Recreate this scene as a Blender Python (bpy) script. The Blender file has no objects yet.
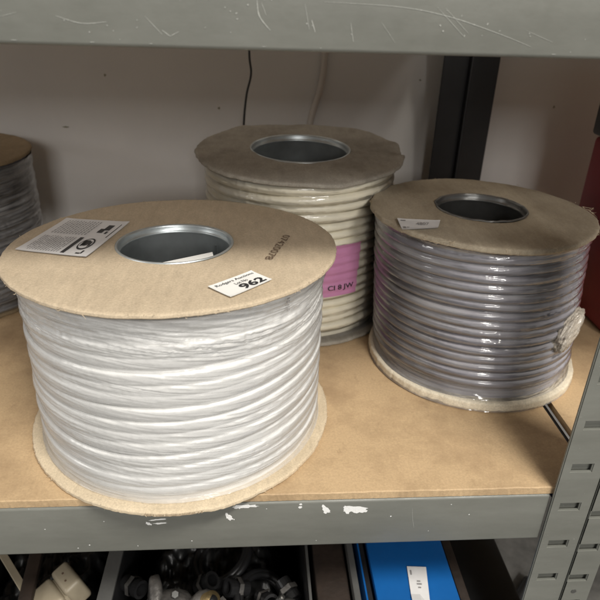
import bpy, bmesh, math, random
import numpy as np
from mathutils import Vector, Matrix, noise as mnoise
random.seed(7); rng = np.random.default_rng(11)
S = bpy.context.scene
C = S.collection
PI = math.pi

# ------------------------------------------------------------------ camera
cam = bpy.data.cameras.new('camera'); cam_o = bpy.data.objects.new('camera', cam); C.objects.link(cam_o)
Rv = Vector((0.99751131, -0.06401489, 0.02955139)); Uv = Vector((0.0030637, 0.45808671, 0.88890223)); Fv = Vector((0.07044008, 0.88659949, -0.4571428))
m = Matrix((( Rv.x, Uv.x, -Fv.x, 0.14283617), (Rv.y, Uv.y, -Fv.y, -0.32739266), (Rv.z, Uv.z, -Fv.z, 0.33053941), (0, 0, 0, 1)))
cam_o.matrix_world = m
cam.sensor_width = 36; cam.lens = 36*600.756/600; cam.clip_start = .01; cam.clip_end = 50
cam.dof.use_dof = True; cam.dof.focus_distance = .44; cam.dof.aperture_fstop = 13.0
S.camera = cam_o

# ------------------------------------------------------------------ world and lamps (a storeroom lit by ceiling lamps, plus an added low light)
W = bpy.data.worlds.new('World'); S.world = W; W.use_nodes = True
bg = W.node_tree.nodes['Background']; bg.inputs[0].default_value = (1, .97, .92, 1); bg.inputs[1].default_value = .27
def area(name, loc, target, sx, sy, power, col):
    l = bpy.data.lights.new(name, 'AREA'); l.shape = 'RECTANGLE'; l.size = sx; l.size_y = sy; l.energy = power; l.color = col
    o = bpy.data.objects.new(name, l); C.objects.link(o); o.location = loc
    o.rotation_euler = (Vector(target)-Vector(loc)).to_track_quat('-Z', 'Y').to_euler()
    return o
area('ceiling_lamp_near', (.85, -1.10, 2.20), (.15, .05, .1), 1.0, .22, 65, (1, .955, .87))
area('ceiling_lamp_middle', (1.25, -2.9, 1.95), (.15, .1, .1), .7, .3, 40, (1, .975, .93))
area('added_light_left', (-2.1, -.72, 1.0), (.3, .15, .1), .35, .9, 10, (1, .98, .96))  # added low light, gives the grey reel's film its silver band; no real lamp
area('ceiling_lamp_far', (.5, -5.4, 1.85), (.1, .3, .1), 1.2, .9, 60, (1, .97, .93))
S.view_settings.view_transform = 'Standard'; S.view_settings.look = 'None'; S.view_settings.gamma = 1; S.view_settings.exposure = 0
S.cycles.transparent_max_bounces = 16; S.cycles.max_bounces = 8

# ------------------------------------------------------------------ helpers
def mesh_obj(name, verts, faces, mat=None, parent=None, smooth=False, uv=None):
    me = bpy.data.meshes.new(name)
    verts = np.asarray(verts, dtype=float)
    me.from_pydata([tuple(v) for v in verts], [], [tuple(int(i) for i in f) for f in faces])
    if smooth: me.polygons.foreach_set('use_smooth', [True]*len(me.polygons))
    if uv is not None:
        l = me.uv_layers.new(name='UVMap'); li = np.zeros(len(me.loops), dtype=np.int32); me.loops.foreach_get('vertex_index', li)
        l.data.foreach_set('uv', np.asarray(uv)[li].astype(np.float32).ravel())
    me.update()
    o = bpy.data.objects.new(name, me); C.objects.link(o)
    if mat: me.materials.append(mat)
    if parent: o.parent = parent
    return o
def bm_obj(name, bm, mat=None, parent=None, smooth=False, angle=None):
    me = bpy.data.meshes.new(name); bmesh.ops.recalc_face_normals(bm, faces=bm.faces)
    if smooth:
        for f in bm.faces: f.smooth = True
        if angle:
            for e in bm.edges:
                if len(e.link_faces) == 2 and e.calc_face_angle(0) > angle: e.smooth = False
    bm.to_mesh(me); bm.free()
    o = bpy.data.objects.new(name, me); C.objects.link(o)
    if mat: me.materials.append(mat)
    if parent: o.parent = parent
    return o
def empty(name, loc=(0, 0, 0)):
    o = bpy.data.objects.new(name, None); C.objects.link(o); o.location = loc; o.empty_display_size = .02
    return o
def tag(o, label, cat, group=None):
    o['label'] = label; o['category'] = cat
    if group: o['group'] = group
    return o
def box(bm, x0, x1, y0, y1, z0, z1, bev=0., seg=2, M=None):
    vs = [bm.verts.new((x, y, z)) for x in (x0, x1) for y in (y0, y1) for z in (z0, z1)]
    fs = [bm.faces.new([vs[i] for i in q]) for q in ((0,1,3,2),(4,6,7,5),(0,4,5,1),(2,3,7,6),(0,2,6,4),(1,5,7,3))]
    if bev > 0:
        es = list({e for f in fs for e in f.edges})
        r = bmesh.ops.bevel(bm, geom=es, offset=bev, segments=seg, affect='EDGES', profile=.5)
        vs = list({v for f in r['faces'] for v in f.verts} | {v for v in vs if v.is_valid})
    if M is not None: bmesh.ops.transform(bm, matrix=M, verts=[v for v in vs if v.is_valid])
def revolve(prof, n=96, center=(0, 0), rf=None):
    V = []; F = []
    for i in range(n):
        t = 2*PI*i/n
        for (r, z) in prof: V.append((center[0]+r*math.cos(t), center[1]+r*math.sin(t), z))
    k = len(prof)
    for i in range(n):
        j = (i+1) % n
        for a in range(k-1): F.append((i*k+a, j*k+a, j*k+a+1, i*k+a+1))
    return V, F
def tube(pts, r, n=10, cap=True):
    pts = [Vector(p) for p in pts]; V = []; F = []
    up = Vector((0, 0, 1))
    for i, p in enumerate(pts):
        d = (pts[min(i+1, len(pts)-1)]-pts[max(i-1, 0)]).normalized()
        a = d.cross(up if abs(d.z) < .9 else Vector((1, 0, 0))).normalized(); b = d.cross(a)
        rr = r[i] if hasattr(r, '__len__') else r
        for k in range(n):
            t = 2*PI*k/n; V.append(p+a*math.cos(t)*rr+b*math.sin(t)*rr)
    for i in range(len(pts)-1):
        for k in range(n): F.append((i*n+k, i*n+(k+1) % n, (i+1)*n+(k+1) % n, (i+1)*n+k))
    if cap: F.append(tuple(range(n))); F.append(tuple(range((len(pts)-1)*n, len(pts)*n)))
    return [tuple(v) for v in V], F
def spline(P, n=12):
    P = [Vector(p) for p in P]; out = []
    for i in range(len(P)-1):
        a = P[max(i-1, 0)]; b = P[i]; c = P[i+1]; d = P[min(i+2, len(P)-1)]
        for k in range(n):
            t = k/n; out.append(.5*((2*b)+(c-a)*t+(2*a-5*b+4*c-d)*t*t+(3*b-3*c+d-a)*t**3))
    out.append(P[-1]); return out
def join(parts):
    V = []; F = []
    for v, f in parts:
        o = len(V); V += list(v); F += [tuple(i+o for i in q) for q in f]
    return V, F

def absorb(dst, src):
    # surface detail becomes part of the mesh it lies on (second material slot)
    me = dst.data; ms = src.data; k = len(me.materials)
    bm = bmesh.new(); bm.from_mesh(me); nf = len(bm.faces); bm.from_mesh(ms); bm.faces.ensure_lookup_table()
    for f in list(bm.faces)[nf:]: f.material_index = k
    for mt in ms.materials: me.materials.append(mt)
    bm.to_mesh(me); bm.free(); bpy.data.objects.remove(src); bpy.data.meshes.remove(ms)
# ------------------------------------------------------------------ materials
def new_mat(name):
    mt = bpy.data.materials.new(name); mt.use_nodes = True
    nt = mt.node_tree; return mt, nt, nt.nodes['Principled BSDF']
def ramp(nt, src, stops):
    r = nt.nodes.new('ShaderNodeValToRGB'); e = r.color_ramp.elements
    while len(e) < len(stops): e.new(.5)
    for i, (p, c) in enumerate(stops):
        e[i].position = p; e[i].color = c if len(c) == 4 else (*c, 1)
    nt.links.new(src, r.inputs[0]); return r.outputs[0]
def noise(nt, scale, detail=4, rough=.55, vec=None, stretch=None, kind='Object'):
    n = nt.nodes.new('ShaderNodeTexNoise'); n.inputs['Scale'].default_value = scale; n.inputs['Detail'].default_value = detail; n.inputs['Roughness'].default_value = rough
    tc = nt.nodes.new('ShaderNodeTexCoord'); src = tc.outputs[kind]
    if stretch:
        mp = nt.nodes.new('ShaderNodeMapping'); mp.inputs['Scale'].default_value = stretch
        if len(stretch) > 3: pass
        nt.links.new(src, mp.inputs['Vector']); src = mp.outputs[0]
    nt.links.new(src, n.inputs['Vector']); return n.outputs['Fac']
def mixc(nt, fac, a, b, mode='MIX'):
    m = nt.nodes.new('ShaderNodeMix'); m.data_type = 'RGBA'; m.blend_type = mode
    for s, v in ((0, fac), (6, a), (7, b)):
        if hasattr(v, 'is_linked') or hasattr(v, 'links'): nt.links.new(v, m.inputs[s])
        elif s == 0: m.inputs[0].default_value = v
        else: m.inputs[s].default_value = (*v, 1)
    return m.outputs[2]
def bump(nt, b, h, dist, strength=1.):
    n = nt.nodes.new('ShaderNodeBump'); n.inputs['Distance'].default_value = dist; n.inputs['Strength'].default_value = strength
    nt.links.new(h, n.inputs['Height']); nt.links.new(n.outputs[0], b.inputs['Normal']); return n
def simple(name, col, rough=.5, metal=0., var=.12, scale=60, bdist=.0002, bscale=300, spec=.5):
    mt, nt, b = new_mat(name)
    lo = tuple(c*(1-var) for c in col); hi = tuple(min(1, c*(1+var)) for c in col)
    c = ramp(nt, noise(nt, scale), [(.3, lo), (.7, hi)])
    nt.links.new(c, b.inputs['Base Color']); b.inputs['Roughness'].default_value = rough; b.inputs['Metallic'].default_value = metal
    b.inputs['Specular IOR Level'].default_value = spec
    if bdist: bump(nt, b, noise(nt, bscale, 3), bdist)
    return mt
def cardboard(name, col, dirt=(.5, .42, .32), dirtiness=.25, speck=.16, rough=.85):
    mt, nt, b = new_mat(name)
    base = ramp(nt, noise(nt, 700, 3, .7), [(.3, tuple(c*(1-speck) for c in col)), (.5, col), (.72, tuple(min(1, c*(1+speck)) for c in col))])
    big = ramp(nt, noise(nt, 14, 5, .65), [(.42, (0, 0, 0)), (.72, (1, 1, 1))])
    mul = nt.nodes.new('ShaderNodeMath'); mul.operation = 'MULTIPLY'; mul.inputs[1].default_value = dirtiness; nt.links.new(big, mul.inputs[0])
    c = mixc(nt, mul.outputs[0], base, tuple(c*d for c, d in zip(col, dirt)))
    fib = ramp(nt, noise(nt, 160, 6, .7, stretch=(1, .25, 1)), [(.35, (.9, .9, .9)), (.65, (1.06, 1.06, 1.06))])
    c = mixc(nt, 1., c, fib, 'MULTIPLY')
    nt.links.new(c, b.inputs['Base Color']); b.inputs['Roughness'].default_value = rough; b.inputs['Specular IOR Level'].default_value = .25
    bump(nt, b, noise(nt, 900, 4, .7), .0003, .6)
    return mt
def film_mat(name, haze=.25, haze_lo=.05, tint=(.97, .97, .98), rough=.12, stretch=(14, 700, 1), gl=1.0, col=(.86, .86, .87)):
    mt = bpy.data.materials.new(name); mt.use_nodes = True; nt = mt.node_tree; nt.nodes.clear()
    out = nt.nodes.new('ShaderNodeOutputMaterial')
    tr = nt.nodes.new('ShaderNodeBsdfTransparent'); tr.inputs[0].default_value = (*tint, 1)
    g = nt.nodes.new('ShaderNodeBsdfGlossy'); g.inputs['Roughness'].default_value = rough
    d = nt.nodes.new('ShaderNodeBsdfDiffuse'); d.inputs[0].default_value = (*col, 1)
    t2 = nt.nodes.new('ShaderNodeBsdfTranslucent'); t2.inputs[0].default_value = (*col, 1)
    fr = nt.nodes.new('ShaderNodeFresnel'); fr.inputs[0].default_value = 1.5
    ml = nt.nodes.new('ShaderNodeMath'); ml.operation = 'MULTIPLY'; ml.inputs[1].default_value = gl*1.6; nt.links.new(fr.outputs[0], ml.inputs[0]); ml.use_clamp = True
    n1 = noise(nt, 1, 4, .6, stretch=stretch, kind='UV')
    n2 = noise(nt, 1, 3, .6, stretch=(stretch[0]*2.2, stretch[1]*.12, 1), kind='UV')
    ad = nt.nodes.new('ShaderNodeMath'); ad.operation = 'MULTIPLY_ADD'; nt.links.new(n1, ad.inputs[0]); ad.inputs[1].default_value = .6
    m4 = nt.nodes.new('ShaderNodeMath'); m4.operation = 'MULTIPLY'; m4.inputs[1].default_value = .4; nt.links.new(n2, m4.inputs[0]); nt.links.new(m4.outputs[0], ad.inputs[2])
    f = ramp(nt, ad.outputs[0], [(.42, (haze_lo,)*3), (.62, (haze,)*3)])
    hz = nt.nodes.new('ShaderNodeMixShader'); hz.inputs[0].default_value = .18; nt.links.new(d.outputs[0], hz.inputs[1]); nt.links.new(t2.outputs[0], hz.inputs[2])
    a = nt.nodes.new('ShaderNodeMixShader'); nt.links.new(f, a.inputs[0]); nt.links.new(tr.outputs[0], a.inputs[1]); nt.links.new(hz.outputs[0], a.inputs[2])
    b = nt.nodes.new('ShaderNodeMixShader'); nt.links.new(ml.outputs[0], b.inputs[0]); nt.links.new(a.outputs[0], b.inputs[1]); nt.links.new(g.outputs[0], b.inputs[2])
    nt.links.new(b.outputs[0], out.inputs[0])
    bp = nt.nodes.new('ShaderNodeBump'); bp.inputs['Distance'].default_value = .0002; bp.inputs['Strength'].default_value = .5
    nt.links.new(ad.outputs[0], bp.inputs['Height'])
    for q in (g, fr): nt.links.new(bp.outputs[0], q.inputs['Normal'])
    return mt

M = {}
M['card_new'] = cardboard('tan_cardboard', (.53, .435, .315), dirtiness=.12)
M['card_low'] = cardboard('pale_cardboard', (.60, .50, .36), dirtiness=.2)
M['card_pale'] = cardboard('whitish_cardboard', (.70, .63, .50), dirtiness=.2)
M['card_dusty'] = cardboard('dusty_cardboard', (.36, .33, .28), dirtiness=.7, dirt=(.42, .40, .38))
M['card_old'] = cardboard('worn_cardboard', (.42, .36, .27), dirtiness=.55, dirt=(.6, .56, .52))
M['card_brown'] = cardboard('dark_cardboard', (.24, .18, .11), dirtiness=.4)
M['galv'] = simple('galvanised_steel', (.50, .54, .55), .38, .75, .2, 35, .0001, 120)
M['dark_tube'] = simple('dull_steel', (.20, .20, .195), .34, .75, .25, 35, .0001, 120)
M['white_pvc'] = simple('white_cable_jacket', (.81, .805, .785), .42, 0, .04, 60, .00015, 200)
M['cream_pvc'] = simple('cream_cable_jacket', (.82, .765, .61), .4, 0, .07, 50, .00015, 200)
M['grey_pvc'] = simple('grey_cable_jacket', (.37, .355, .385), .24, 0, .15, 40, .00015, 200)
M['dark_pvc'] = simple('dark_cable_jacket', (.075, .07, .075), .35, 0, .15, 40, .00015, 200)
M['paper'] = simple('white_label_paper', (.82, .82, .80), .6, 0, .02, 60, 0)
M['paper_grey'] = simple('greyish_label_paper', (.70, .69, .69), .6, 0, .05, 90, 0)
M['pink'] = simple('pink_paper', (.60, .26, .45), .3, 0, .05, 60, 0)
M['wall_mark'] = simple('wall_mark', (.26, .25, .18), .7, 0, .2, 600, 0)
M['ink'] = simple('black_ink', (.025, .025, .028), .5, 0, .1, 60, 0)
M['grey_ink'] = simple('faded_ink', (.25, .24, .24), .6, 0, .2, 900, 0)
M['faint_ink'] = simple('faint_ink', (.36, .27, .18), .7, 0, .2, 600, 0)
M['brown_ink'] = simple('brown_ink', (.12, .075, .05), .6, 0, .3, 600, 0)
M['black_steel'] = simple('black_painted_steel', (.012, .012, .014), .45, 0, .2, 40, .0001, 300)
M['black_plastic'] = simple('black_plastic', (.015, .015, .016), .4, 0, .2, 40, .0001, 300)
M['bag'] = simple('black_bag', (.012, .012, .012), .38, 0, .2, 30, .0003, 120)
M['red'] = simple('dark_red_plastic', (.22, .012, .02), .45, 0, .15, 30, .0001, 200)
M['cream_plastic'] = simple('cream_plastic', (.32, .275, .20), .4, 0, .06, 90, .0001, 300)
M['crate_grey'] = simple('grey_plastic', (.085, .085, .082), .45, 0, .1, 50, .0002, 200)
M['cast'] = simple('cast_metal', (.22, .21, .20), .42, .7, .4, 90, .0005, 260)
M['brass'] = simple('dull_brass', (.32, .24, .12), .4, .8, .3, 120, .0003, 260)
M['blue'] = simple('blue_plastic', (.005, .10, .34), .42, 0, .06, 40, .0001, 200)
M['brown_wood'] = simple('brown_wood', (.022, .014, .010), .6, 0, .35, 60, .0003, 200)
M['chip'] = simple('white_primer', (.80, .80, .79), .6, 0, .05, 900, .0002, 900)
M['scratch'] = simple('pale_scratch', (.33, .335, .31), .5, 0, .2, 900, 0)
M['beige_cable'] = simple('beige_cable_jacket', (.56, .51, .46), .5, 0, .05, 40, 0)
M['film_white'] = film_mat('stretch_film_on_white', .46, .2, col=(.90, .90, .89), rough=.2, stretch=(9, 650, 1), gl=.42)
M['film_grey'] = film_mat('stretch_film_on_grey', .38, .02, rough=.09, stretch=(7, 300, 1), gl=1.0, col=(.78, .77, .79))
M['film_cream'] = film_mat('stretch_film_on_cream', .16, .02, rough=.14, stretch=(12, 450, 1), gl=.6)
M['film_dark'] = film_mat('stretch_film_on_dark', .3, .05, rough=.14, stretch=(12, 350, 1), gl=1.)
M['film_knot'] = film_mat('crumpled_film', .8, .5, rough=.2, stretch=(300, 300, 1), gl=.6, col=(.74, .67, .57))

def steel_mat():
    mt, nt, b = new_mat('grey_painted_steel')
    base = ramp(nt, noise(nt, 9, 5, .6), [(.3, (.145, .148, .132)), (.7, (.168, .170, .152))])
    gr = ramp(nt, noise(nt, 6, 7, .7, stretch=(1, 1, 5)), [(.35, (.86, .86, .85)), (.65, (1.08, 1.08, 1.08))]); base = mixc(nt, 1., base, gr, 'MULTIPLY')
    sp = ramp(nt, noise(nt, 420, 2, .5), [(.74, (0, 0, 0)), (.80, (1, 1, 1))])
    ml = nt.nodes.new('ShaderNodeMath'); ml.operation = 'MULTIPLY'; ml.inputs[1].default_value = .35; nt.links.new(sp, ml.inputs[0])
    c = mixc(nt, ml.outputs[0], base, (.5, .5, .48))
    nt.links.new(c, b.inputs['Base Color'])
    r = ramp(nt, noise(nt, 30, 7, .7), [(.35, (.28,)*3), (.65, (.55,)*3)]); nt.links.new(r, b.inputs['Roughness'])
    bump(nt, b, noise(nt, 170, 3), .0002, .5)
    return mt
M['steel'] = steel_mat()
def board_mat():
    mt, nt, b = new_mat('hardboard')
    col = (.51, .365, .215)
    base = ramp(nt, noise(nt, 520, 4, .7), [(.3, tuple(c*.86 for c in col)), (.7, tuple(c*1.12 for c in col))])
    st = ramp(nt, noise(nt, 11, 7, .7), [(.46, (0, 0, 0)), (.66, (1, 1, 1))])
    ml = nt.nodes.new('ShaderNodeMath'); ml.operation = 'MULTIPLY'; ml.inputs[1].default_value = .8; nt.links.new(st, ml.inputs[0])
    c = mixc(nt, ml.outputs[0], base, (.31, .21, .12))
    st2 = ramp(nt, noise(nt, 60, 6, .7, stretch=(1, .5, 1)), [(.62, (0, 0, 0)), (.75, (1, 1, 1))])
    m2 = nt.nodes.new('ShaderNodeMath'); m2.operation = 'MULTIPLY'; m2.inputs[1].default_value = .5; nt.links.new(st2, m2.inputs[0])
    c = mixc(nt, m2.outputs[0], c, (.22, .14, .075))
    nt.links.new(c, b.inputs['Base Color']); b.inputs['Roughness'].default_value = .62; b.inputs['Specular IOR Level'].default_value = .3
    bump(nt, b, noise(nt, 700, 4, .7), .0003, .5)
    return mt
M['board'] = board_mat()
def wall_mat():
    mt, nt, b = new_mat('painted_wall')
    c = ramp(nt, noise(nt, 5, 6, .6), [(.3, (.66, .64, .62)), (.7, (.75, .73, .705))])
    sp = ramp(nt, noise(nt, 38, 2, .5), [(.78, (0, 0, 0)), (.84, (1, 1, 1))])
    ml = nt.nodes.new('ShaderNodeMath'); ml.operation = 'MULTIPLY'; ml.inputs[1].default_value = .6; nt.links.new(sp, ml.inputs[0])
    c = mixc(nt, ml.outputs[0], c, (.2, .2, .15)); nt.links.new(c, b.inputs['Base Color']); b.inputs['Roughness'].default_value = .7
    bump(nt, b, noise(nt, 90, 4), .0006, .5)
    return mt
M['wall'] = wall_mat()
def floor_mat():
    mt, nt, b = new_mat('concrete')
    c = ramp(nt, noise(nt, 14, 7, .7), [(.3, (.10, .10, .095)), (.7, (.30, .29, .27))]); nt.links.new(c, b.inputs['Base Color']); b.inputs['Roughness'].default_value = .8
    bump(nt, b, noise(nt, 90, 4), .001, .5)
    return mt
M['floor'] = floor_mat()

# ------------------------------------------------------------------ setting
FZ = -.40
WY = .475
bm = bmesh.new(); box(bm, -4, 5, -5, WY-.0005, FZ-.1, FZ); o = bm_obj('floor', bm, M['floor']); o['kind'] = 'structure'
bm = bmesh.new(); box(bm, -4, 5, WY, WY+.1, FZ-.1, 2.5); o = wall_o = bm_obj('wall', bm, M['wall']); o['kind'] = 'structure'

# ------------------------------------------------------------------ shelving
def slab(name, x0, x1, y0, y1, z0, z1, mat, parent, jag=.0, nseg=520):
    # a board whose front edge is slightly worn
    V = []; F = []
    r = random.Random(3)
    for i in range(nseg+1):
        x = x0+(x1-x0)*i/nseg
        j = jag*(mnoise.noise((x*70, 1.3, 0))*.9+mnoise.noise((x*300, 4, 0))*.7)
        V += [(x, y0+j+.0006, z1), (x, y0+j, z1-.0008), (x, y0+jag*.8*mnoise.noise((x*400, 9, 0)), z0), (x, y1, z0), (x, y1, z1)]
    for i in range(nseg):
        a = i*5; b = a+5
        for k in range(5): F.append((a+k, a+(k+1) % 5, b+(k+1) % 5, b+k))
    F.append((0, 1, 2, 3, 4)); F.append(tuple(nseg*5+k for k in (4, 3, 2, 1, 0)))
    return mesh_obj(name, V, F, mat, parent)
def beam(name, x0, x1, z0, z1, parent, y=0, mat=None):
    # folded steel box beam with rounded edges and a small return lip
    prof = []
    r = .0022
    for k in range(5): a = PI/2*k/4; prof.append((y+r-r*math.sin(a), z1-r+r*math.cos(a)))   # top front corner
    for k in range(5): a = PI/2*k/4; prof.append((y+r-r*math.cos(a), z0+r-r*math.sin(a)))
    prof += [(y+.014, z0), (y+.014, z0+.0015), (y+.0035, z0+.0015), (y+.0035, z1-.0015), (y+.024, z1-.0015), (y+.024, z1)]
    n = len(prof); V = []; F = []
    for x in (x0, x1): V += [(x, a, b) for a, b in prof]
    for k in range(n): F.append((k, (k+1) % n, n+(k+1) % n, n+k))
    F.append(tuple(range(n))); F.append(tuple(range(2*n-1, n-1, -1)))
    bm = bmesh.new(); vs = [bm.verts.new(v) for v in V]
    for f in F: bm.faces.new([vs[i] for i in f])
    return bm_obj(name, bm, mat or M['steel'], parent, True, .5)
def post(name, x0, x1, z0, z1, slots, holes, y, parent, mat, t=.0018, side='R'):
    # angle post: front flange with punched slots, side flange running back
    bm = bmesh.new()
    sw, sh = .0155, .0068
    xs = sorted({x0, x1} | {s[0]-sw/2 for s in slots} | {s[0]+sw/2 for s in slots})
    zs = sorted({z0, z1} | {s[1]-sh/2 for s in slots} | {s[1]+sh/2 for s in slots})
    def inslot(a, b): return any(abs(a-s[0]) < sw/2 and abs(b-s[1]) < sh/2 for s in slots)
    grid = {}
    for i, x in enumerate(xs):
        for j, z in enumerate(zs): grid[i, j] = bm.verts.new((x, y, z))
    for i in range(len(xs)-1):
        for j in range(len(zs)-1):
            if not inslot((xs[i]+xs[i+1])/2, (zs[j]+zs[j+1])/2): bm.faces.new([grid[i, j], grid[i+1, j], grid[i+1, j+1], grid[i, j+1]])
    bmesh.ops.delete(bm, geom=[v for v in bm.verts if not v.link_faces], context='VERTS')
    r = bmesh.ops.extrude_face_region(bm, geom=list(bm.faces))
    bmesh.ops.translate(bm, vec=(0, t, 0), verts=[g for g in r['geom'] if isinstance(g, bmesh.types.BMVert)])
    es = [e for e in bm.edges if len(e.link_faces) == 2 and e.calc_face_angle(0) > 1 and all(abs(v.co.y-y) < 1e-6 for v in e.verts)]
    bmesh.ops.recalc_face_normals(bm, faces=bm.faces)
    bmesh.ops.bevel(bm, geom=es, offset=.0008, segments=2, affect='EDGES')
    # backing strip seen through the slots
    if slots: box(bm, x0+.002, x1-.002, y+.0040, y+.0052, z0+.002, z1-.002)
    # side flange
    if side == 'R': box(bm, x1-t, x1-.0002, y+t+.0002, y+.034, z0, z1, .0004, 1)
    else: box(bm, x0+.0002, x0+t, y+t+.0002, y+.034, z0, z1, .0004, 1)
    return bm_obj(name, bm, mat, parent, True, .5)

XL, XM, XR = .3670, .3993, .4236
ZT = .3030; BH = .0545
un = tag(empty('shelving_unit', (0, 0, FZ)), 'grey steel shelving unit whose tan board carries all the cable reels', 'shelving', 'steel shelving units joined side by side')
un2 = tag(empty('shelving_unit', (XM, 0, FZ)), 'second steel shelving unit joined on at the far right, showing a slotted post', 'shelving', 'steel shelving units joined side by side')
def rel(o, par):
    o.location = tuple(-c for c in par.location); return o
PY = -.0034
ls = [(.3822, z) for z in (-.0960, -.0570, -.0165, .0226, .0625, .102, .142, -.135, -.174, -.213)]
rs = [(.4082, z) for z in (-.0245, -.0610, -.0970, -.1290, .0120, .0485, .085, -.166, -.203)]
rel(post('upright_post', XL, XM, FZ+.001, .36, ls, [], PY, un, M['steel'], side='R'), un)
rel(post('upright_post', XM+.0001, XR, FZ+.001, .36, rs, [], PY-.0013, un2, M['steel'], side='R'), un2)
for (u, a, b) in ((un, XL, .4015), (un2, .4022, .4365)):
    rel(post('rear_post', a, b, FZ+.001, .36, [], [], .433, u, M['black_steel'], side='R' if u is un else 'L'), u)
# centre ribs of the dark rear posts
def add_box(name, d, mat, par, bev=.0006):
    bm = bmesh.new(); box(bm, *d, bev); o = bm_obj(name, bm, mat, par, True, .6)
    if par: rel(o, par)
    return o
add_box('post_rib', (.3985, .4015, .424, .4328, FZ+.001, .36), M['black_steel'], un)
lbm = rel(beam('shelf_beam', -.62, XL-.0012, -.0545, -.0072, un), un)
ub = rel(beam('shelf_beam', -.62, XL-.0012, ZT, ZT+.0545, un), un)
rel(slab('shelf_board', -.62, .4022, .0012, .431, -.0068, 0, M['board'], un, .0006), un)
rel(slab('shelf_board', -.62, .4022, .0012, .431, ZT+.0545+.0004, ZT+.062, M['board'], un, .0006), un)
rel(beam('shelf_beam', XR+.001, 1.25, -.0545, -.0072, un2), un2)
rel(beam('shelf_beam', XR+.001, 1.25, ZT, ZT+.0545, un2), un2)
rel(slab('shelf_board', .4128, 1.25, .0012, .431, -.0068, 0, M['board'], un2, .0006), un2)
rel(slab('shelf_board', .4128, 1.25, .0012, .431, ZT+.0545+.0004, ZT+.062, M['board'], un2, .0006), un2)
add_box('side_beam', (.4028, .4122, .006, .43, -.05, -.0085), M['black_steel'], un2)
add_box('side_beam', (.394, .4018, .032, .43, -.05, -.0085), M['black_steel'], un)

def marks(name, polys, y, par, mat, seed=0):
    # small flat paint marks on the beam face, 0.15 mm proud
    V = []; F = []; r = random.Random(seed)
    for pi_, P in enumerate(polys):
        y -= 4e-7; b = len(V); n = len(P)
        if n > 4:
            V.append((sum(q[0] for q in P)/n, y, sum(q[1] for q in P)/n)); V += [(x, y, z) for x, z in P]; F += [(b, b+1+i, b+1+(i+1) % n) for i in range(n)]
        else: V += [(x, y, z) for x, z in P]; F.append(tuple(range(b, b+n)))
    o = mesh_obj(name, V, F, mat, par)
    if par: rel(o, par)
    return o
def blot(cx, cz, w, h, r, rot=0, n=22):
    out = []
    for k in range(n):
        t = 2*PI*k/n; q = 1+r.uniform(-.35, .3)
        x = w/2*q*math.cos(t); z = h/2*q*math.sin(t)
        out.append((cx+x*math.cos(rot)-z*math.sin(rot), cz+x*math.sin(rot)+z*math.cos(rot)))
    return out
def stroke(P, w):
    P = spline([(a, 0, b) for a, b in P], 8); out1 = []; out2 = []; n = len(P)
    quads = []
    for i in range(n-1):
        d = (P[i+1]-P[i]).normalized(); nn = Vector((-d.z, 0, d.x))
        wa = w*(.35+.65*math.sin(PI*(i+.3)/n))/2*(.8+.4*random.random()); wb = w*(.35+.65*math.sin(PI*(i+1.3)/n))/2
        a, b = P[i], P[i+1]
        quads.append([(a.x+nn.x*wa, a.z+nn.z*wa), (a.x-nn.x*wa, a.z-nn.z*wa), (b.x-nn.x*wb, b.z-nn.z*wb), (b.x+nn.x*wb, b.z+nn.z*wb)])
    return quads
r = random.Random(5)
chips = [blot(.1215, -.0215, .0040, .0060, r, .5), blot(.1195, -.018, .002, .004, r), blot(.1340, -.0100, .020, .0032, r, .02), blot(.1285, -.0108, .008, .003, r),
         blot(.2165, -.0160, .0155, .0075, r, -.08), blot(.2095, -.0165, .0050, .0075, r, .5), blot(.1935, -.0150, .0040, .0090, r, .75), blot(.2215, -.0180, .007, .0035, r),
         blot(.1935, -.0178, .003, .004, r), blot(.1740, -.0125, .0035, .0025, r), blot(.1745, -.0095, .002, .002, r),
         blot(.0615, -.0250, .0050, .0024, r, -.5), blot(.0700, -.0250, .0095, .0018, r, .05), blot(.0680, -.0212, .013, .0014, r, .1)]
for i in range(16): chips.append(blot(r.uniform(-.08, .35), r.uniform(-.05, -.012), r.uniform(.0005, .0012), r.uniform(.0005, .0012), r))
absorb(lbm, marks('paint_chips', chips, -.00015, un, M['chip']))
scr = []
for P, w in (([(.2598, -.0165), (.2612, -.027), (.2635, -.038)], .0006), ([(.0461, .3165), (.058, .3135), (.070, .3145)], .0007), ([(.0885, .3175), (.0963, .3095)], .0006), ([(.0963, .3115), (.1001, .3088)], .0008), ([(.1001, .3088), (.1045, .3110)], .0006),
             ([(.1430, .326), (.1442, .319), (.1495, .3128)], .0011), ([(.1452, .325), (.1475, .3195)], .0005), ([(.176, .3262), (.2138, .3250), (.2396, .3212), (.2667, .3140), (.2840, .3085)], .0006),
             ([(.2325, .3255), (.2485, .3120)], .0004), ([(.2370, .3250), (.250, .3140)], .0004), ([(.1700, .318), (.1720, .3125)], .0010), ([(.1895, .3175), (.1915, .3085)], .0006), ([(.1665, .325), (.1690, .3135)], .0005),
             ([(.205, .318), (.213, .3085)], .0003), ([(.28, .316), (.295, .311)], .0003), ([(.02, .3155), (.028, .3175)], .0003)):
    scr += stroke(P, w*.5)
for i in range(34):
    cx, cz = r.choice([(.1275, .318), (.180, .314), (.07, .311), (.29, .312), (.25, .317)]); scr.append(blot(r.gauss(cx, .012), min(.3225+.004, max(.3065, r.gauss(cz, .004))), r.uniform(.0004, .0013), r.uniform(.0003, .0008), r, r.uniform(0, 3), 9))
for i in range(6): scr.append(blot(r.uniform(0, .33), .3052, r.uniform(.001, .003), .0003, r, 0, 9))
absorb(ub, marks('scratches', scr, -.00015, un, M['scratch']))
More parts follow.
